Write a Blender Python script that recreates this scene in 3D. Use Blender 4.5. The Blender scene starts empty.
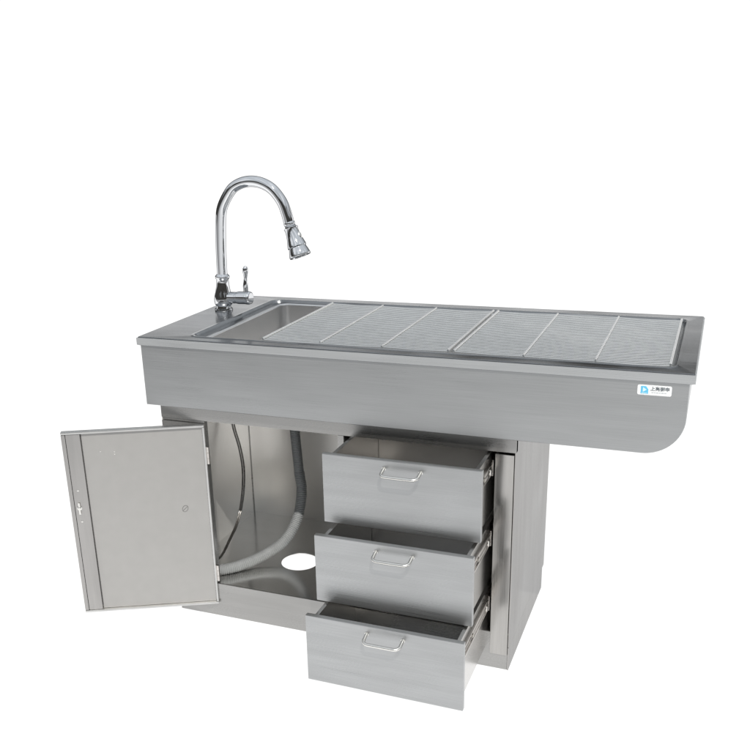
import bpy, bmesh, math, random
from mathutils import Vector, Matrix
random.seed(4)
S = bpy.context.scene
COL = S.collection
PI = math.pi
H = 0.9547; L = 1.6; W = 0.688

# ------------------------------------------------------------------ materials
def nt(name):
    m = bpy.data.materials.new(name); m.use_nodes = True
    t = m.node_tree; b = t.nodes['Principled BSDF']
    return m, t, b
def N(t, typ, **kw):
    n = t.nodes.new(typ)
    for k, v in kw.items():
        if k in n.inputs: n.inputs[k].default_value = v
        else: setattr(n, k, v)
    return n
def ramp(t, src, a, b, va, vb):
    r = N(t, 'ShaderNodeMapRange'); r.inputs['From Min'].default_value = a; r.inputs['From Max'].default_value = b
    r.inputs['To Min'].default_value = va; r.inputs['To Max'].default_value = vb
    t.links.new(src, r.inputs['Value']); return r.outputs['Result']
def steel(name, col, rough, grain=(2, 160, 160), gamt=0.05, smudge=0.10, bump=0.02, aniso=0.0, cvar=0.10, wav=0.0, specks=0.0, metal=1.0, tint=1.0):
    """brushed sheet steel: fine directional grain, soft smudges, slight panel waviness"""
    m, t, b = nt(name)
    b.inputs['Metallic'].default_value = metal
    b.inputs['Specular Tint'].default_value = (tint, tint, tint, 1)
    tc = N(t, 'ShaderNodeTexCoord')
    mp = N(t, 'ShaderNodeMapping'); mp.inputs['Scale'].default_value = grain
    t.links.new(tc.outputs['Object'], mp.inputs['Vector'])
    g = N(t, 'ShaderNodeTexNoise', Scale=3.0, Detail=4.0, Roughness=0.65); t.links.new(mp.outputs['Vector'], g.inputs['Vector'])
    s = N(t, 'ShaderNodeTexNoise', Scale=4.5, Detail=1.5, Roughness=0.5); t.links.new(tc.outputs['Object'], s.inputs['Vector'])
    mp2 = N(t, 'ShaderNodeMapping'); mp2.inputs['Scale'].default_value = tuple(1.5 if q < 20 else 14 for q in grain)
    t.links.new(tc.outputs['Object'], mp2.inputs['Vector'])
    s2 = N(t, 'ShaderNodeTexNoise', Scale=2.0, Detail=3.0, Roughness=0.5); t.links.new(mp2.outputs['Vector'], s2.inputs['Vector'])
    gr = ramp(t, g.outputs['Fac'], 0.3, 0.7, -gamt, gamt)
    sr = ramp(t, s.outputs['Fac'], 0.3, 0.7, -smudge, smudge)
    ad = N(t, 'ShaderNodeMath', operation='ADD'); t.links.new(gr, ad.inputs[0]); t.links.new(sr, ad.inputs[1])
    ad2 = N(t, 'ShaderNodeMath', operation='ADD', use_clamp=True); t.links.new(ad.outputs[0], ad2.inputs[0]); ad2.inputs[1].default_value = rough
    t.links.new(ad2.outputs[0], b.inputs['Roughness'])
    # colour variation of the metal itself
    cr = ramp(t, s2.outputs['Fac'], 0.3, 0.7, 1 - cvar, 1 + cvar)
    cg = ramp(t, g.outputs['Fac'], 0.3, 0.7, 1 - gamt * 1.2, 1 + gamt * 1.2)
    mu = N(t, 'ShaderNodeMath', operation='MULTIPLY'); t.links.new(cr, mu.inputs[0]); t.links.new(cg, mu.inputs[1])
    last = mu.outputs[0]
    if specks:
        v = N(t, 'ShaderNodeTexVoronoi', Scale=38.0); t.links.new(tc.outputs['Object'], v.inputs['Vector'])
        k = ramp(t, v.outputs['Distance'], 0.05, 0.11, 1 - specks, 1.0)
        k.node.clamp = True
        nz = N(t, 'ShaderNodeTexNoise', Scale=7.0); t.links.new(tc.outputs['Object'], nz.inputs['Vector'])
        kk = ramp(t, nz.outputs['Fac'], 0.5, 0.6, 0, 1)
        mx = N(t, 'ShaderNodeMix', data_type='FLOAT'); t.links.new(kk, mx.inputs['Factor'])
        mx.inputs[2].default_value = 1.0; t.links.new(k, mx.inputs[3])
        m2 = N(t, 'ShaderNodeMath', operation='MULTIPLY'); t.links.new(last, m2.inputs[0]); t.links.new(mx.outputs[0], m2.inputs[1]); last = m2.outputs[0]
    vm = N(t, 'ShaderNodeVectorMath', operation='SCALE'); vm.inputs[0].default_value = col
    t.links.new(last, vm.inputs['Scale']); t.links.new(vm.outputs[0], b.inputs['Base Color'])
    b.inputs['Anisotropic'].default_value = aniso
    if bump or wav:
        bp = N(t, 'ShaderNodeBump', Strength=bump, Distance=0.002); t.links.new(g.outputs['Fac'], bp.inputs['Height'])
        if wav:
            w = N(t, 'ShaderNodeTexNoise', Scale=3.2, Detail=1.0); t.links.new(tc.outputs['Object'], w.inputs['Vector'])
            b2 = N(t, 'ShaderNodeBump', Strength=wav, Distance=0.02); t.links.new(w.outputs['Fac'], b2.inputs['Height'])
            t.links.new(b2.outputs['Normal'], bp.inputs['Normal'])
        t.links.new(bp.outputs['Normal'], b.inputs['Normal'])
    return m
def plain(name, col, rough, metal=0.0, var=0.06, scale=30):
    m, t, b = nt(name)
    b.inputs['Metallic'].default_value = metal
    tc = N(t, 'ShaderNodeTexCoord'); s = N(t, 'ShaderNodeTexNoise', Scale=scale, Detail=4.0); t.links.new(tc.outputs['Object'], s.inputs['Vector'])
    r = ramp(t, s.outputs['Fac'], 0.3, 0.7, 1 - var, 1 + var)
    vm = N(t, 'ShaderNodeVectorMath', operation='SCALE'); vm.inputs[0].default_value = col
    t.links.new(r, vm.inputs['Scale']); t.links.new(vm.outputs[0], b.inputs['Base Color'])
    rr = ramp(t, s.outputs['Fac'], 0.3, 0.7, max(0, rough - 0.04), rough + 0.04); t.links.new(rr, b.inputs['Roughness'])
    return m
M = {}
M['apron'] = steel('apron_steel', (.445, .455, .461), .33, (1.5, 220, 220), .07, .04, .012, cvar=.035, wav=.10, metal=.88)
M['deck'] = steel('deck_steel', (.285, .295, .305), .18, (1.5, 160, 160), .07, .08, .02, cvar=.10, wav=.12)
M['rim'] = steel('rim_steel', (.49, .505, .515), .32, (1.5, 160, 160), .05, .06, .02, cvar=.05, metal=.6)
M['basin'] = steel('basin_steel', (.70, .70, .70), .24, (60, 60, 3), .0, .0, 0, cvar=.02, wav=.1)
M['side'] = steel('side_panel_steel', (.44, .43, .42), .18, (160, 160, 2), .03, .05, .01, cvar=.06, wav=.45, specks=.5, tint=.6)
M['body'] = steel('cabinet_steel', (.37, .367, .360), .28, (2, 160, 160), .03, .05, .006, cvar=.05, wav=.22, metal=.92)
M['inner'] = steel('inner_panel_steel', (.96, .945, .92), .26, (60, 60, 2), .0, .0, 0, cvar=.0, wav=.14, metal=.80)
M['pan'] = steel('floor_pan_steel', (.76, .755, .74), .16, (2, 120, 120), .0, .0, 0, cvar=.03, wav=.06)
M['drawer'] = steel('drawer_front_steel', (.428, .437, .443), .33, (1.5, 220, 220), .08, .06, .012, cvar=.07, wav=.30, metal=.88)
M['box'] = steel('drawer_box_steel', (.64, .63, .615), .26, (2, 60, 60), .0, .0, 0, cvar=.0, wav=.10, metal=1)
M['post'] = steel('post_steel', (.44, .43, .415), .17, (160, 160, 2), .04, .06, .01, cvar=.08, wav=.30)
M['door'] = steel('door_liner_steel', (.41, .405, .396), .48, (30, 30, 30), .0, .04, 0, cvar=.02, metal=.55)
M['doorrim'] = steel('door_edge_steel', (.43, .42, .41), .34, (60, 60, 4), .03, .05, .004, cvar=.06)
M['rod'] = steel('grate_rod_steel', (.84, .84, .825), .17, (20, 20, 20), .0, .0, 0, cvar=.04)
M['bar'] = steel('grate_bar_steel', (.90, .90, .89), .30, (20, 20, 20), .02, .03, 0, cvar=.04)
M['fold'] = steel('fold_highlight_steel', (.60, .60, .59), .30, (20, 20, 20), .0, .04, 0, cvar=.06)  # door folds paler: their bright highlight line is put into the colour
M['handle'] = steel('handle_steel', (.82, .81, .78), .24, (20, 20, 20), .02, .04, 0, cvar=.03)
M['slide'] = steel('slide_zinc', (.66, .63, .60), .22, (20, 4, 80), .04, .08, 0, cvar=.12)
M['dark'] = plain('dark_gap', (.03, .03, .032), .6)
M['chrome'] = steel('faucet_chrome', (.80, .81, .83), .04, (1, 1, 1), .0, .02, 0, cvar=.01, wav=.0, tint=.0)
M['hose'] = plain('grey_drain_hose', (.26, .27, .275), .38, 0.0, .08)
M['hose_dark'] = plain('dark_drain_hose', (.26, .27, .275), .42, 0.0, .1)
M['braid'] = plain('braided_hose', (.26, .25, .24), .3, 1.0, .35, 260)
M['paper'] = plain('sticker_paper', (.84, .86, .87), .4, 0, .01)
M['blue'] = plain('sticker_blue', (.13, .52, .78), .4, 0, .05)
M['pale'] = plain('sticker_pale_blue', (.62, .85, .93), .4, 0, .02)
M['ink'] = plain('sticker_ink', (.13, .15, .17), .5)
M['grey_ink'] = plain('sticker_grey_ink', (.55, .58, .6), .5)
M['mark'] = plain('marker_line', (.16, .16, .155), .6)
# white floor with a glow added in its material, no lamp beneath
m, t, b = nt('glowing_white_floor')
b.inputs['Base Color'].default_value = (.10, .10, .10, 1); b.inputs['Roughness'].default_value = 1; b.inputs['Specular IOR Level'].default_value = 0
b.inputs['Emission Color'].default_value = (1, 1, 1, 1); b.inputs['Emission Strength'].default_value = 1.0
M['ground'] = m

# ------------------------------------------------------------------ mesh helpers
def box(bm, x0, x1, y0, y1, z0, z1, bev=0.0):
    n = len(bm.verts)
    r = bmesh.ops.create_cube(bm, size=1)
    vs = r['verts']
    for v in vs:
        v.co = Vector((x0 + (v.co.x + .5) * (x1 - x0), y0 + (v.co.y + .5) * (y1 - y0), z0 + (v.co.z + .5) * (z1 - z0)))
    if bev:
        es = list({e for v in vs for e in v.link_edges})
        bmesh.ops.bevel(bm, geom=es, offset=bev, segments=2, profile=.5, affect='EDGES')
    return vs
def tube(bm, pts, rad, seg=14, cap=True):
    """rad: a number or a list per point; parallel-transport frames"""
    pts = [Vector(p) for p in pts]
    rad = rad if isinstance(rad, (list, tuple)) else [rad] * len(pts)
    up = None; rings = []
    for i, p in enumerate(pts):
        a = pts[max(i - 1, 0)]; c = pts[min(i + 1, len(pts) - 1)]
        d = (c - a).normalized()
        if up is None:
            up = d.orthogonal().normalized()
        else:
            up = (up - d * up.dot(d)).normalized()
        s = d.cross(up)
        rings.append([bm.verts.new(p + (up * math.cos(2 * PI * k / seg) + s * math.sin(2 * PI * k / seg)) * rad[i]) for k in range(seg)])
    for a, b in zip(rings, rings[1:]):
        for k in range(seg):
            bm.faces.new((a[k], a[(k + 1) % seg], b[(k + 1) % seg], b[k]))
    if cap:
        bm.faces.new(rings[0][::-1]); bm.faces.new(rings[-1])
def spline(pts, n=12):
    P = [Vector(p) for p in pts]; P = [P[0] * 2 - P[1]] + P + [P[-1] * 2 - P[-2]]
    out = []
    for i in range(1, len(P) - 2):
        a, b, c, d = P[i - 1:i + 3]
        for k in range(n):
            t = k / n
            out.append(.5 * ((2 * b) + (c - a) * t + (2 * a - 5 * b + 4 * c - d) * t * t + (3 * b - a - 3 * c + d) * t ** 3))
    out.append(P[-2]); return out
def lathe(bm, base, axis, prof, seg=32):
    """prof: list of (distance along axis, radius)"""
    axis = Vector(axis).normalized(); base = Vector(base)
    u = axis.orthogonal().normalized(); w = axis.cross(u); rings = []
    for h, r in prof:
        rings.append([bm.verts.new(base + axis * h + (u * math.cos(2 * PI * k / seg) + w * math.sin(2 * PI * k / seg)) * max(r, 1e-5)) for k in range(seg)])
    for a, b in zip(rings, rings[1:]):
        for k in range(seg): bm.faces.new((a[k], a[(k + 1) % seg], b[(k + 1) % seg], b[k]))
    bm.faces.new(rings[0][::-1]); bm.faces.new(rings[-1])
def rrect(x0, x1, y0, y1, r, z, k=8):
    out = []
    for cx, cy, a0 in ((x1 - r, y1 - r, 0), (x0 + r, y1 - r, 90), (x0 + r, y0 + r, 180), (x1 - r, y0 + r, 270)):
        for i in range(k + 1):
            a = math.radians(a0 + 90 * i / k)
            out.append((cx + r * math.cos(a), cy + r * math.sin(a), z))
    return out
def loops(bm, ls, cap0=False, cap1=False):
    rs = [[bm.verts.new(p) for p in l] for l in ls]
    n = len(rs[0])
    for a, b in zip(rs, rs[1:]):
        for k in range(n): bm.faces.new((a[k], a[(k + 1) % n], b[(k + 1) % n], b[k]))
    if cap0: bm.faces.new(rs[0][::-1])
    if cap1: bm.faces.new(rs[-1])
    return rs
def obj(name, bm, mat, parent=None, smooth=35, mats=None):
    bmesh.ops.recalc_face_normals(bm, faces=bm.faces)
    me = bpy.data.meshes.new(name); bm.to_mesh(me); bm.free()
    for mm in (mats or [mat]): me.materials.append(M[mm])
    if smooth:
        for p in me.polygons: p.use_smooth = True
        me.set_sharp_from_angle(angle=math.radians(smooth))
    o = bpy.data.objects.new(name, me); COL.objects.link(o)
    if smooth:
        wn = o.modifiers.new('weighted_normal', 'WEIGHTED_NORMAL'); wn.keep_sharp = True; wn.mode = 'FACE_AREA'; wn.weight = 60
    if parent: o.parent = parent
    return o
def bx(name, mat, parent, *a, bev=.0012):
    bm = bmesh.new()
    for q in (a if isinstance(a[0], tuple) else [a]): box(bm, *q, bev=bev)
    return obj(name, bm, mat, parent)
def empty(name, loc=(0, 0, 0), rz=0, parent=None):
    o = bpy.data.objects.new(name, None); COL.objects.link(o); o.location = loc; o.rotation_euler = (0, 0, rz)
    o.empty_display_size = .05
    if parent: o.parent = parent
    return o

# ------------------------------------------------------------------ ground
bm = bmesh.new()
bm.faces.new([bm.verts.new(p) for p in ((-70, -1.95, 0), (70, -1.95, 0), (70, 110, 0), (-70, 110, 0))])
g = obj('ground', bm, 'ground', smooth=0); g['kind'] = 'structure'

# ------------------------------------------------------------------ the table
T = empty('steel_sink_table')
T['label'] = 'long stainless steel sink table with open cabinet door, three pulled out drawers and chrome faucet'
T['category'] = 'sink table'
X0, X1, KY, KB = .039, 1.1672, .030, .600      # cabinet
Z_R0, Z_R1 = .691, .737                         # top rail
ZF = .1233                                      # floor pan

# deck: rim flange, raised lip, recess and ledge
bm = bmesh.new(); R = .006; zt = H
loops(bm, [
    rrect(.004, L - .004, .004, W - .004, .004, .9282), rrect(0, L, 0, W, R, .9282), rrect(0, L, 0, W, R, zt - .003), rrect(.0008, L - .0008, .0008, W - .0008, R, zt - .001),
    rrect(.003, L - .003, .003, W - .003, R, zt),
    rrect(.150, 1.562, .036, .640, .036, zt), rrect(.156, 1.557, .041, .635, .034, zt + .002), rrect(.162, 1.553, .046, .630, .032, zt + .0015),
    rrect(.167, 1.550, .050, .627, .030, zt - .003), rrect(.171, 1.548, .053, .625, .028, zt - .0085),
    rrect(.187, 1.546, .055, .622, .027, zt - .0095), rrect(.193, 1.545, .0565, .620, .026, zt - .0075), rrect(.200, 1.544, .059, .618, .025, zt - .0075)])
obj('table_top', bm, 'deck', T)
rim = bx('rim', 'rim', T, (-.0022, L + .0022, -.0022, .004, .9292, .9517), (L - .004, L + .0022, .006, W - .006, .9292, .9517), (-.0022, .004, .006, W - .006, .9292, .9517), bev=.001)
# basin
bm = bmesh.new()
ls = [rrect(.200, 1.544, .059, .618, .025, zt - .0078)]
for a in range(0, 91, 30):
    q = math.radians(a); d = .006 * (1 - math.cos(q)) ; ls.append(rrect(.200 + .006 * math.sin(q), 1.544 - .006 * math.sin(q), .059 + .006 * math.sin(q), .618 - .006 * math.sin(q), .025, zt - .0078 - .006 * (1 - math.cos(q))))
ls.append(rrect(.208, 1.536, .067, .610, .028, .80))
for a in range(0, 91, 30):
    q = math.radians(a); s = .03 * (1 - math.cos(q)); ls.append(rrect(.208 + s, 1.536 - s, .067 + s, .610 - s, .028, .795 - .03 * math.sin(q)))
rs = loops(bm, ls, cap1=True)
obj('basin', bm, 'basin', T, smooth=60)
# apron: the deep tray shell under the top, right end rolled up
bm = bmesh.new(); R = .1; zb = .7373; xl, xr = .0063, 1.5895
prof = [(xl, .9285), (xl, zb)] + [(xr - R + R * math.sin(math.radians(a)), zb + R - R * math.cos(math.radians(a))) for a in range(0, 91, 6)] + [(xr, .9285)]
ya, yb = .0045, .6835
for off, y in ((0, ya), (0, yb)): pass
def pr(y, s=0):
    return [(x + (s if x < .01 else 0) - (s if x > 1.5 and s else 0), y, z + (s if z < .75 else 0)) for x, z in prof]
loops(bm, [pr(ya + .0015, 0)[:], pr(yb - .0015, 0)], cap0=False, cap1=False)
f0 = [bm.verts.new(p) for p in pr(ya, .0015)]; f1 = [bm.verts.new(p) for p in pr(yb, .0015)]
bm.faces.new(f0[::-1]); bm.faces.new(f1)
bm.verts.ensure_lookup_table()
n = len(prof)
for base, f in ((0, f0), (n, f1)):
    for k in range(n): bm.faces.new((bm.verts[base + k], bm.verts[base + (k + 1) % n], f[(k + 1) % n], f[k]))
bmesh.ops.delete(bm, geom=[q for q in bm.faces if all(v.co.z > .9284 for v in q.verts)], context='FACES')
obj('apron', bm, 'apron', T, smooth=30)
# shadow gap strip between rim and apron is real: rim overhangs the apron by 6 mm

# sticker with a blue emblem and dark writing
ST = bmesh.new(); sy = ya - .0006
def sheet(bm, ol, y, th=.0004):
    a = [bm.verts.new((x, y, z)) for x, z in ol]; b_ = [bm.verts.new((x, y + th, z)) for x, z in ol]
    bm.faces.new(a); bm.faces.new(b_[::-1])
    for k in range(len(ol)): bm.faces.new((a[k], a[(k + 1) % len(ol)], b_[(k + 1) % len(ol)], b_[k]))
sx0, sx1, sz0, sz1 = 1.468, 1.549, .8925, .9185
ol = [(p[0], p[1]) for p in rrect(sx0, sx1, sz0, sz1, .0042, 0)]
sheet(ST, ol, sy)
st = obj('sticker', ST, 'paper', T, smooth=0); st['label'] = 'small white sticker with a blue emblem and dark characters'
bm = bmesh.new()
ex, ez, es = 1.476, .8955, .0195
sheet(bm, [(ex, ez), (ex + es * .92, ez), (ex + es * .92, ez + es * .62), (ex + es * .62, ez + es), (ex, ez + es)], sy - .0004)
obj('emblem', bm, 'blue', st, smooth=0)
bm = bmesh.new()
sheet(bm, [(ex + es * .25, ez + es * .22), (ex + es * .72, ez + es * .55), (ex + es * .25, ez + es * .86)], sy - .0008, .0003)
sheet(bm, [(ex + es * .10, ez + es * .04), (ex + es * .80, ez + es * .04), (ex + es * .80, ez + es * .12), (ex + es * .10, ez + es * .12)], sy - .0008, .0003)
obj('emblem_mark', bm, 'pale', st, smooth=0)
def text(body, size, x, y, z, mat, parent, name):
    cu = bpy.data.curves.new(name, 'FONT'); cu.body = body; cu.size = size; cu.extrude = .00015; cu.offset = .0002; cu.space_character = 1.0
    o = bpy.data.objects.new(name, cu); COL.objects.link(o)
    bpy.context.view_layer.update()
    me = bpy.data.meshes.new_from_object(o.evaluated_get(bpy.context.evaluated_depsgraph_get()))
    bpy.data.objects.remove(o)
    me.materials.clear(); me.materials.append(M[mat])
    o = bpy.data.objects.new(name, me); COL.objects.link(o); o.location = (x, y, z); o.rotation_euler = (PI / 2, 0, 0); o.parent = parent
    return o
text('上亮御申', .0115, 1.4985, sy - .0004, .9055, 'ink', st, 'lettering')
bm = bmesh.new()
xx = 1.502
for k, wd in enumerate((.005, .003, .006, .004, .006, .005)):
    sheet(bm, [(xx, .8985), (xx + wd, .8985), (xx + wd, .9012), (xx, .9012)], sy - .0004, .0003); xx += wd + .0012
obj('small_print', bm, 'grey_ink', st, smooth=0)

# ---- cabinet
bx('top_rail', 'body', T, (X0, X1, KY, KY + .020, Z_R0, Z_R1))
# side panels
sp = bx('side_panel', 'side', T, (X1 - .004, X1, KY + .0008, KB - .0056, .078, .7368), (X1 - .0045, X1 - .0005, KY + .0008, .570, 0, .0775))
sp['label'] = 'right outer side panel'
bx('side_panel', 'inner', T, (X0, X0 + .004, KY + .0008, KB - .0056, .078, .7368), (X0 + .0005, X0 + .0045, KY + .0008, .570, 0, .0775))
bx('back_panel', 'inner', T, (X0 + .0005, X1 - .0005, KB - .0055, KB - .0005, .0782, .7365))
bx('corner_flange', 'body', T, (X0 + .0043, X0 + .0068, KB - .0067, KB - .0057, ZF + .0006, Z_R1), bev=.0002)
bx('partition', 'body', T, (.640, .660, KY + .002, KB - .0065, ZF + .0004, Z_R0 - .0005))
# plinth and shelf front
bx('plinth', 'body', T, (X0 + .005, X1 - .005, KY + .003, KY + .007, 0, .0665), (X0 + .005, X1 - .005, .566, .570, 0, .0775))
bx('shelf_front', 'body', T, (X0 + .001, X1 - .006, KY - .0005, KY + .0035, .067, ZF), bev=.001)
# floor pan with the round hole
bm = bmesh.new(); hc = (.388, .262); hr = .064; NS = 64
def rad_rect(cx, cy, x0, x1, y0, y1, z):
    out = []
    for k in range(NS):
        a = 2 * PI * k / NS; dx, dy = math.cos(a), math.sin(a)
        t1 = ((x1 - cx) / dx if dx > 1e-9 else (x0 - cx) / dx if dx < -1e-9 else 1e9)
        t2 = ((y1 - cy) / dy if dy > 1e-9 else (y0 - cy) / dy if dy < -1e-9 else 1e9)
        q = min(t1, t2); out.append([cx + dx * q, cy + dy * q, z])
    for cxn, cyn in ((x0, y0), (x0, y1), (x1, y0), (x1, y1)):
        i = min(range(NS), key=lambda j: (out[j][0] - cxn) ** 2 + (out[j][1] - cyn) ** 2); out[i][0], out[i][1] = cxn, cyn
    return out
circ = lambda r, z: [(hc[0] + r * math.cos(2 * PI * k / NS), hc[1] + r * math.sin(2 * PI * k / NS), z) for k in range(NS)]
fx = (X0 + .0041, X1 - .0041, KY + .004, KB - .0056)
loops(bm, [rad_rect(*hc, *fx, ZF), circ(hr + .001, ZF), circ(hr, ZF - .001), circ(hr, ZF - .003), rad_rect(*hc, *fx, ZF - .003), rad_rect(*hc, *fx, ZF)])
bmesh.ops.remove_doubles(bm, verts=bm.verts, dist=1e-6)
obj('floor_pan', bm, 'pan', T)
# left stile and right post
bx('stile', 'body', T, (X0 + .001, .192, KY + .003, KY + .022, ZF + .001, Z_R0 - .0006), (X0 + .002, .191, KY - .0018, KY - .0008, .050, .682))
bm = bmesh.new()
box(bm, 1.1105, 1.1625, KY - .004, KY + .020, .0525, .6860, bev=.0014)
obj('post', bm, 'post', T)
# inner bay lining right of the drawers, seen as a dark slot
bx('bay_panel', 'box', T, (1.1115, 1.1145, KY + .022, KB - .007, ZF + .0005, Z_R0 + .02))

# fixed slide rails inside the bay belong to each drawer's slides
def slide_bars(bm, xo, sgn, y0, y1, zc):
    """channel profile: two lips and a recessed web, standing on the box side at xo, sgn = outward"""
    def b(a0, a1, z0, z1, ya, yb, bev=.0006):
        box(bm, min(xo + sgn * a0, xo + sgn * a1), max(xo + sgn * a0, xo + sgn * a1), ya, yb, z0, z1, bev=bev)
    b(.0003, .0028, zc - .018, zc + .018, y0, y1)
    b(.0030, .0068, zc + .012, zc + .018, y0, y1)
    b(.0030, .0068, zc - .018, zc - .012, y0, y1)
def slide_fixed(bm, xo, sgn, y0, y1, zc):
    def b(a0, a1, z0, z1, ya, yb, bev=.0006):
        box(bm, min(xo + sgn * a0, xo + sgn * a1), max(xo + sgn * a0, xo + sgn * a1), ya, yb, z0, z1, bev=bev)
    b(.0074, .0096, zc - .020, zc + .020, y0, y1)
    b(.0060, .0096, zc + .0205, zc + .0235, y0, y1)
    b(.0060, .0096, zc - .0235, zc - .0205, y0, y1)

DX0, DX1 = .6522, 1.1085
def drawer(yf, zt_, zb_, label):
    D = empty('drawer', ((DX0 + DX1) / 2, yf, zb_), parent=T); D['label'] = label
    w = (DX1 - DX0) / 2; h = zt_ - zb_
    bm = bmesh.new()
    box(bm, -w, w, 0, .016, 0, h, bev=.0018)
    obj('front_panel', bm, 'drawer', D)
    # open box, walls with folded tops
    bl, br = -w + .026, w - .0145; d0, d1 = .0165, .385; bh = h - .004; th = .0045
    bm = bmesh.new()
    box(bm, bl, bl + th, d0, d1, .012, bh, bev=.001)
    box(bm, br - th, br, d0, d1, .012, bh, bev=.001)
    box(bm, bl + th + .0003, br - th - .0003, d1 - th, d1 - .0003, .012, bh - .001, bev=.001)
    box(bm, bl + th + .0003, br - th - .0003, d0, d1 - th - .0003, .0125, .0155, bev=.0005)
    # top folds
    box(bm, bl - .002, bl + .0085, d0 + .0002, d1 + .0002, bh + .0002, bh + .0022, bev=.0006)
    box(bm, br - .0085, br + .002, d0 + .0002, d1 + .0002, bh + .0002, bh + .0022, bev=.0006)
    obj('drawer_box', bm, 'box', D)
    zc = h * .775
    bm = bmesh.new(); slide_bars(bm, br, 1, .02, .375, zc); slide_fixed(bm, br, 1, -yf + KY + .006, -yf + KY + .40, zc)
    # intermediate member, half way out
    ym = (KY - yf) * .42
    box(bm, br + .0052, br + .0072, ym, ym + .34, zc - .0115, zc + .0115, bev=.0005)
    for zz in (zc - .0150, zc + .0150, zc): tube(bm, [(br + .0072, .022, zz), (br + .0072, -yf + KY + .0, zz)], .0018 if zz != zc else .0012, 8)
    s = obj('slide', bm, 'slide', D)
    bm = bmesh.new()
    yk = -yf + KY - .012
    box(bm, br + .0003, br + .0100, yk - .008, yk + .006, zc - .014, zc + .004, bev=.002)
    obj('stop', bm, 'handle', s); bm = bmesh.new()
    tube(bm, [(br + .0, ym - .006, zc), (br + .0100, ym - .006, zc)], .0045, 12)
    obj('roller', bm, 'handle', s)
    bm = bmesh.new(); slide_bars(bm, bl, -1, .02, .375, zc)
    slide_fixed(bm, bl, -1, -yf + KY + .006, -yf + KY + .40, zc)
    obj('slide', bm, 'slide', D)
    # bow handle
    hw = .0525; cx = .888 - (DX0 + DX1) / 2; hz = h - .024; o = .038; r = .0047; dr = .009
    pts = [(cx - hw, 0, hz)]
    pts += [(cx - hw + .0005, -o * .62, hz - dr * .62)]
    for a in range(0, 91, 18):
        q = math.radians(a); k = .016
        pts.append((cx - hw + k - k * math.cos(q), -(o - k) - k * math.sin(q), hz - dr * (o - k + k * math.sin(q)) / o))
    right = [(2 * cx - p[0], p[1], p[2]) for p in pts][::-1]
    bm = bmesh.new(); tube(bm, pts + right, r, 14)
    for sx in (-1, 1): lathe(bm, (cx + sx * hw, -.0002, hz), (0, -1, -.1), [(0, .0062), (.0012, .006), (.0018, .0044)], 16)
    obj('handle', bm, 'handle', D)
    return D
drawer(-.1142, .6860, .4780, 'top drawer, pulled out the least')
drawer(-.1909, .4697, .2636, 'middle drawer, pulled out further')
drawer(-.2745, .2597, .0502, 'bottom drawer, pulled out furthest')

# ---- door: local x = from hinge to free edge, local -y side faces the camera?  (+y local = inner face)
DW = .4404
dr = empty('door', (.1944, .0245, .0497), rz=-2.6752, parent=T)
dr['label'] = 'cabinet door swung wide open, showing its inner face'
dh = .6307
# inner face looks along local +y rotated by -ha -> towards the camera
bm = bmesh.new()
box(bm, 0, DW, -.018, -.015, 0, dh, bev=.001)
obj('outer_skin', bm, 'body', dr)
bm = bmesh.new()
box(bm, .0065, DW - .0605, -.0145, -.0085, .0085, dh - .0085, bev=.0008)
obj('liner_panel', bm, 'door', dr)
bm = bmesh.new()
box(bm, 0, DW, -.0148, 0, dh - .008, dh, bev=.0018)
obj('edge_fold', bm, 'fold', dr)
bm = bmesh.new()
box(bm, 0, DW, -.0148, 0, 0, .008, bev=.0018)
obj('edge_fold', bm, 'fold', dr)
bm = bmesh.new()
box(bm, 0, .006, -.0147, -.0003, .0083, dh - .0083, bev=.0012)
obj('side_fold', bm, 'fold', dr)
bm = bmesh.new()
box(bm, DW - .013, DW, -.0147, -.0003, .0083, dh - .0083, bev=.0022)
obj('side_fold', bm, 'doorrim', dr)
bm = bmesh.new()
box(bm, DW - .058, DW - .0136, -.0147, -.0016, .0083, dh - .0083, bev=.0016)
ch = obj('lock_channel', bm, 'doorrim', dr)
for z, r in ((.436, .0032), (.329, .0032)):
    bm = bmesh.new(); lathe(bm, (DW - .030, -.0016, z), (0, 1, 0), [(0, r), (.001, r), (.0018, r * .6)], 14)
    obj('screw', bm, 'handle', dr)
bm = bmesh.new()
lathe(bm, (DW - .028, -.0016, .376), (0, 1, 0), [(0, .008), (.002, .0078), (.0026, .0055), (.006, .005), (.007, .003)], 20)
box(bm, DW - .031, DW - .025, .0005, .0036, .355, .395, bev=.001)
obj('lock', bm, 'handle', dr)
# punched plug in the liner: ring and slot
bm = bmesh.new()
cz_, cx_ = .349, .082
ringp = [(cx_ + .0085 * math.cos(a / 24 * 2 * PI) * (1 if True else 0), -.0083, cz_ + .0115 * math.sin(a / 24 * 2 * PI)) for a in range(25)]
rot = lambda p: (cx_ + (p[0] - cx_) * .87 - (p[2] - cz_) * .5, p[1], cz_ + (p[0] - cx_) * .5 + (p[2] - cz_) * .87)
tube(bm, [rot(p) for p in ringp], .0008, 6, cap=False)
tube(bm, [rot((cx_ + .003, -.0083, cz_ - .009)), rot((cx_ - .003, -.0083, cz_ + .009))], .0008, 6)
obj('plug_ring', bm, 'mark', dr)
for x, z in ((.327, .560), (.284, .557), (.284, .549)):
    bm = bmesh.new(); lathe(bm, (x, -.0086, z), (0, 1, 0), [(0, .0022), (.0008, .002), (.0012, .001)], 10)
    obj('weld_spot', bm, 'handle', dr)
for z0 in (.085, .500):
    bm = bmesh.new()
    for k in range(3):
        tube(bm, [(-.006, -.004, z0 + k * .019), (-.006, -.004, z0 + k * .019 + .0182)], .0048, 14)
    box(bm, -.004, .0005, -.0052, -.003, z0, z0 + .0565, bev=.0004)
    obj('hinge', bm, 'slide', dr)

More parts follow.
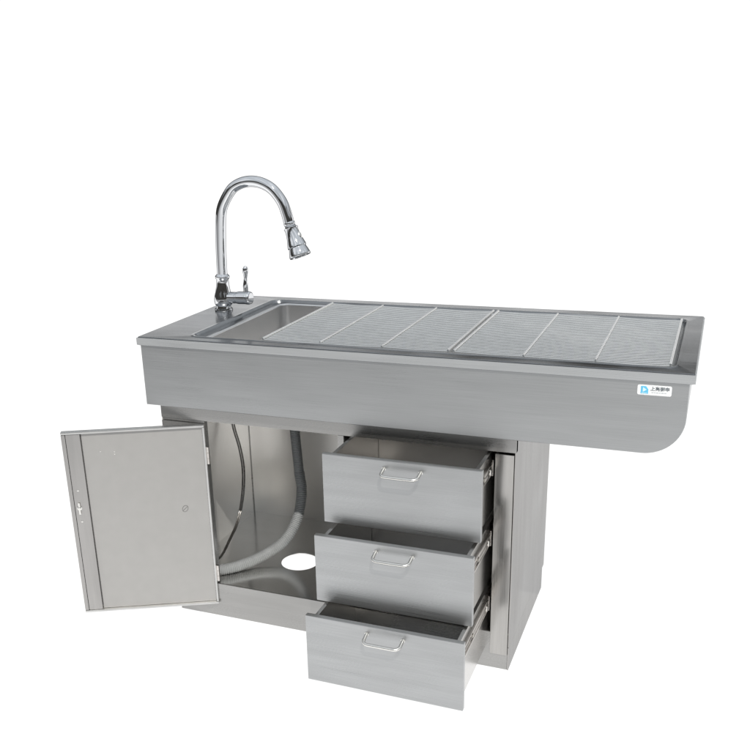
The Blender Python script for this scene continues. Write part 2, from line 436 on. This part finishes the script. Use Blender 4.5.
# ---- hoses
bm = bmesh.new()
hp = [(.345, .36, .742), (.345, .36, .66), (.347, .36, .565), (.355, .36, .423), (.365, .352, .345), (.356, .325, .256), (.327, .275, .190), (.277, .205, .156), (.225, .135, .1445), (.180, .090, .1435), (.120, .062, .1435), (.080, .058, .1435)]
pts = spline(hp, 44)
cut = next(i for i, p in enumerate(pts) if p.z < .412)
def corr(bm, pts, r0, r1, pitch):
    # resample at half pitch so every rib is resolved
    out = [pts[0]]; acc = 0; step = pitch / 6
    res = []; d = 0; cur = pts[0]
    for a, b_ in zip(pts, pts[1:]):
        s = (b_ - a).length; x = 0
        while d + (s - x) >= step:
            x += step - d; res.append(a.lerp(b_, x / s)); d = 0
        d += s - x
    tube(bm, res, [r0 + (r1 - r0) * (.5 + .5 * math.sin(2 * PI * i / 6)) for i in range(len(res))], 22)
corr(bm, pts[:cut], .0150, .0177, .0062)
dh_ = obj('drain_hose', bm, 'hose_dark', T, smooth=80); dh_['label'] = 'dark upper length of ribbed drain hose'
bm = bmesh.new(); corr(bm, pts[cut - 3:], .0160, .0192, .0066)
o = obj('drain_hose', bm, 'hose', T, smooth=80); o['label'] = 'light grey ribbed drain hose curving to the floor pan'
for dx, dy in ((0, 0), (.0064, .003)):
    bm = bmesh.new()
    sp_ = [(.060 + dx, .43 + dy, .74), (.063 + dx, .43 + dy, .65), (.071 + dx, .42 + dy, .545), (.091 + dx, .42 + dy, .456), (.105 + dx, .41 + dy, .375), (.112 + dx * .9, .38 + dy, .29), (.119 + dx * .8, .32 + dy, .216), (.124 + dx * .6, .24 + dy, .172), (.130 + dx * .3, .16 + dy, .146), (.110, .10 + dy, .1345)]
    tube(bm, spline(sp_, 10), .0029, 12)
    obj('supply_hose', bm, 'braid', T, smooth=80)

# ---- faucet
F = empty('faucet', (.070, .425, H), parent=T); F['label'] = 'tall chrome gooseneck faucet with side lever'
def P_(x, z, y=0): return (x - .070, y, z - H)
bm = bmesh.new()
lathe(bm, (0, 0, .0), (0.03, 0, 1), [(0, .030), (.002, .031), (.006, .030), (.008, .0255), (.016, .0245), (.020, .029), (.028, .0315), (.040, .0315), (.050, .0300), (.062, .0265), (.078, .0235), (.095, .0215), (.105, .0208), (.108, .0235), (.114, .0250), (.118, .0240), (.121, .0205), (.124, .018)], 40)
obj('base_body', bm, 'chrome', F, smooth=50)
sp_ = [P_(.0735, 1.070), P_(.0745, 1.12), P_(.078, 1.191), P_(.0835, 1.255), P_(.094, 1.300), P_(.128, 1.350), P_(.161, 1.371), P_(.201, 1.379), P_(.243, 1.373), P_(.280, 1.353), P_(.311, 1.315), P_(.326, 1.275), P_(.333, 1.245)]
bm = bmesh.new(); tube(bm, spline(sp_, 8), .0178, 28)
obj('spout', bm, 'chrome', F, smooth=80)
a = Vector(P_(.3325, 1.250)); d = Vector((.038, -.010, -.100)).normalized()
bm = bmesh.new()
lathe(bm, a, d, [(-0.002, 0.0165), (0.0, 0.0188), (0.007, 0.0188), (0.009, 0.0168), (0.0135, 0.0185), (0.016, 0.0233), (0.019, 0.0237), (0.022, 0.022), (0.034, 0.0224), (0.048, 0.0244), (0.062, 0.0278), (0.074, 0.0309), (0.079, 0.0314), (0.0815, 0.0289), (0.084, 0.0293), (0.094, 0.0325), (0.106, 0.0356), (0.1105, 0.0356), (0.1125, 0.0336), (0.1125, 0.0286), (0.109, 0.0269)], 40)
sh = obj('spray_head', bm, 'chrome', F, smooth=50)
bm = bmesh.new()
u = Vector((1, 0, .38)).normalized(); c0 = a + d * .050 + u * .0215
for i in range(1):
    bmesh.ops.create_uvsphere(bm, u_segments=20, v_segments=12, radius=1)
    R3 = Matrix((u, d, u.cross(d))).transposed()
    for v in bm.verts: v.co = c0 + R3 @ Vector((v.co.x * .0065, v.co.y * .014, v.co.z * .0095))
obj('spray_button', bm, 'handle', sh, smooth=80)
# valve barrel and lever
bm = bmesh.new()
lathe(bm, (.012, 0, .0435), (1, -.06, .04), [(0, .0195), (.040, .0195), (.041, .0180), (.046, .0180), (.047, .0205), (.052, .0212), (.080, .0212), (.0815, .0222), (.090, .0225), (.097, .0205), (.100, .015)], 36)
vb = obj('valve_barrel', bm, 'chrome', F, smooth=50)
bm = bmesh.new()
lathe(bm, (.090, -.003, .060), (.055, 0, 1), [(0, .0085), (.006, .0075), (.014, .0085), (.026, .0092), (.040, .0072), (.052, .0058), (.062, .0070), (.074, .0096), (.084, .0092), (.091, .0058), (.093, .002)], 24)
obj('lever', bm, 'chrome', F, smooth=60)

# ------------------------------------------------------------------ grates (lift-off things)
def grate(x0, x1, mids, label):
    G = empty('grate_panel', ((x0 + x1) / 2, .335, H - .0075))
    G['label'] = label; G['category'] = 'grate'; G['group'] = 'wire grates laid over the basin'
    cx = (x0 + x1) / 2; gy0, gy1 = .0625, .6095; zz = .0068
    n = 34
    bm = bmesh.new()
    for k in range(n):
        y = gy0 + .004 + (gy1 - gy0 - .008) * k / (n - 1)
        # slightly uneven hand-welded wires
        p = []; ph = random.gauss(0, .0002)
        for i in range(13):
            q = i / 12; bow = .0030 * math.sin(q * 2 * PI * len(mids) / 2 * .75 + y * 9 + x0 * 7) + .0012 * math.sin(q * 11 + y * 23)
            p.append((x0 - cx + (x1 - x0) * q, y - .335 + bow + ph, zz - .0012 * math.sin(q * PI * 3) ** 2))
        tube(bm, p, .0024, 8)
    obj('wires', bm, 'rod', G, smooth=60)
    for x in (x0 + .003, x1 - .003):
        bm = bmesh.new(); tube(bm, [(x - cx, gy0 - .335, zz + .0040), (x - cx, gy1 - .335, zz + .0040)], .0031, 12)
        obj('end_bar', bm, 'bar', G, smooth=60)
    for x in mids:
        bm = bmesh.new(); tube(bm, [(x - cx, gy0 - .335 - .001, zz + .0040), (x - cx, gy1 - .335, zz + .0040)], .0024, 12)
        obj('cross_bar', bm, 'bar', G, smooth=60)
    return G
grate(.395, .966, (.583, .771), 'steel wire grate beside the open end of the basin, nearer the faucet')
grate(.976, 1.541, (1.169, 1.355), 'steel wire grate over the overhanging end of the basin, farther from the faucet')

# ------------------------------------------------------------------ camera
cam = bpy.data.cameras.new('camera'); co = bpy.data.objects.new('camera', cam); COL.objects.link(co)
yaw, pi_, ro = -.4002, -.3532, -.0347; PX, PY, FF = 334.33, 451.17, 919.65
f = Vector((math.sin(yaw) * math.cos(pi_), math.cos(yaw) * math.cos(pi_), math.sin(pi_)))
r = Vector((math.cos(yaw), -math.sin(yaw), 0)); u = r.cross(f)
r2 = r * math.cos(ro) + u * math.sin(ro); u2 = -r * math.sin(ro) + u * math.cos(ro)
mw = Matrix((r2, u2, -f)).transposed().to_4x4(); mw.translation = Vector((1.6232, -2.3185, 1.5795))
co.matrix_world = mw
cam.sensor_width = 36; cam.lens = FF / 750 * 36; cam.shift_x = (375 - PX) / 750; cam.shift_y = (PY - 375) / 750
cam.clip_start = .05; cam.clip_end = 500
S.camera = co

# ------------------------------------------------------------------ light
w = bpy.data.worlds.new('World'); S.world = w; w.use_nodes = True; t = w.node_tree
bg = t.nodes['Background']
tc = N(t, 'ShaderNodeTexCoord'); sx = N(t, 'ShaderNodeSeparateXYZ'); t.links.new(tc.outputs['Generated'], sx.inputs[0])
def vmul(a, b_):
    q = N(t, 'ShaderNodeMath', operation='MULTIPLY'); t.links.new(a, q.inputs[0]); t.links.new(b_, q.inputs[1]); return q.outputs[0]
def mixc(fac, a, b_):
    q = N(t, 'ShaderNodeMix', data_type='RGBA'); t.links.new(fac, q.inputs['Factor'])
    for s_, v in ((6, a), (7, b_)):
        if isinstance(v, tuple): q.inputs[s_].default_value = (*v, 1)
        else: t.links.new(v, q.inputs[s_])
    return q.outputs[2]
X_, Y_, Z_ = sx.outputs
# sky, greyer near the horizon, with soft clouds
nz = N(t, 'ShaderNodeTexNoise', Scale=2.6, Detail=5.0); t.links.new(tc.outputs['Generated'], nz.inputs['Vector'])
sky = mixc(ramp(t, Z_, .1, .9, 0, 1), (.34, .36, .375), (.62, .66, .70))
sky = mixc(ramp(t, nz.outputs['Fac'], .47, .64, 0, .8), sky, (.95, .97, 1.0))
# made-up yard, unseen, to shape reflections: dark skyline over pale concrete, brighter rightward
nb = N(t, 'ShaderNodeTexNoise', Scale=7.0, Detail=3.0); t.links.new(tc.outputs['Generated'], nb.inputs['Vector'])
hz = N(t, 'ShaderNodeMath', operation='ADD'); t.links.new(Z_, hz.inputs[0]); t.links.new(ramp(t, nb.outputs['Fac'], .3, .7, -.14, .14), hz.inputs[1])
env = mixc(ramp(t, hz.outputs[0], .28, .33, 0, 1), mixc(nb.outputs['Fac'], (.012, .012, .012), (.09, .087, .08)), sky)
env = mixc(ramp(t, Z_, -.04, -.07, 0, 1), env, mixc(ramp(t, X_, -.62, .12, 0, 1), mixc(ramp(t, Z_, -.07, -.5, 0, 1), (.30, .30, .305), (.48, .48, .475)), mixc(ramp(t, Z_, -.07, -.5, 0, 1), (.72, .73, .74), (1.05, 1.05, 1.04))))
# white backdrop behind the table, low over the horizon
wb = vmul(ramp(t, Y_, .45, .60, 0, 1), ramp(t, Z_, .27, .18, 0, 1))
env = mixc(wb, env, (1.06, 1.06, 1.06))
t.links.new(env, bg.inputs['Color']); bg.inputs['Strength'].default_value = 1.0
sl = bpy.data.lights.new('sun', 'SUN'); sl.energy = 3.6; sl.angle = math.radians(.6); sl.color = (1, .96, .90)
so = bpy.data.objects.new('sun', sl); COL.objects.link(so)
to = Vector((.020, -.035, .050)).normalized()
so.rotation_euler = to.to_track_quat('Z', 'Y').to_euler(); so.location = (2, -3, 4)
S.render.engine = 'CYCLES'
S.view_settings.view_transform = 'Standard'; S.view_settings.look = 'None'; S.view_settings.exposure = 0; S.view_settings.gamma = 1
S.cycles.blur_glossy = 1.0; S.cycles.sample_clamp_indirect = 2.0; S.cycles.max_bounces = 12; S.cycles.glossy_bounces = 8
S.render.resolution_x = 1024; S.render.resolution_y = 1024
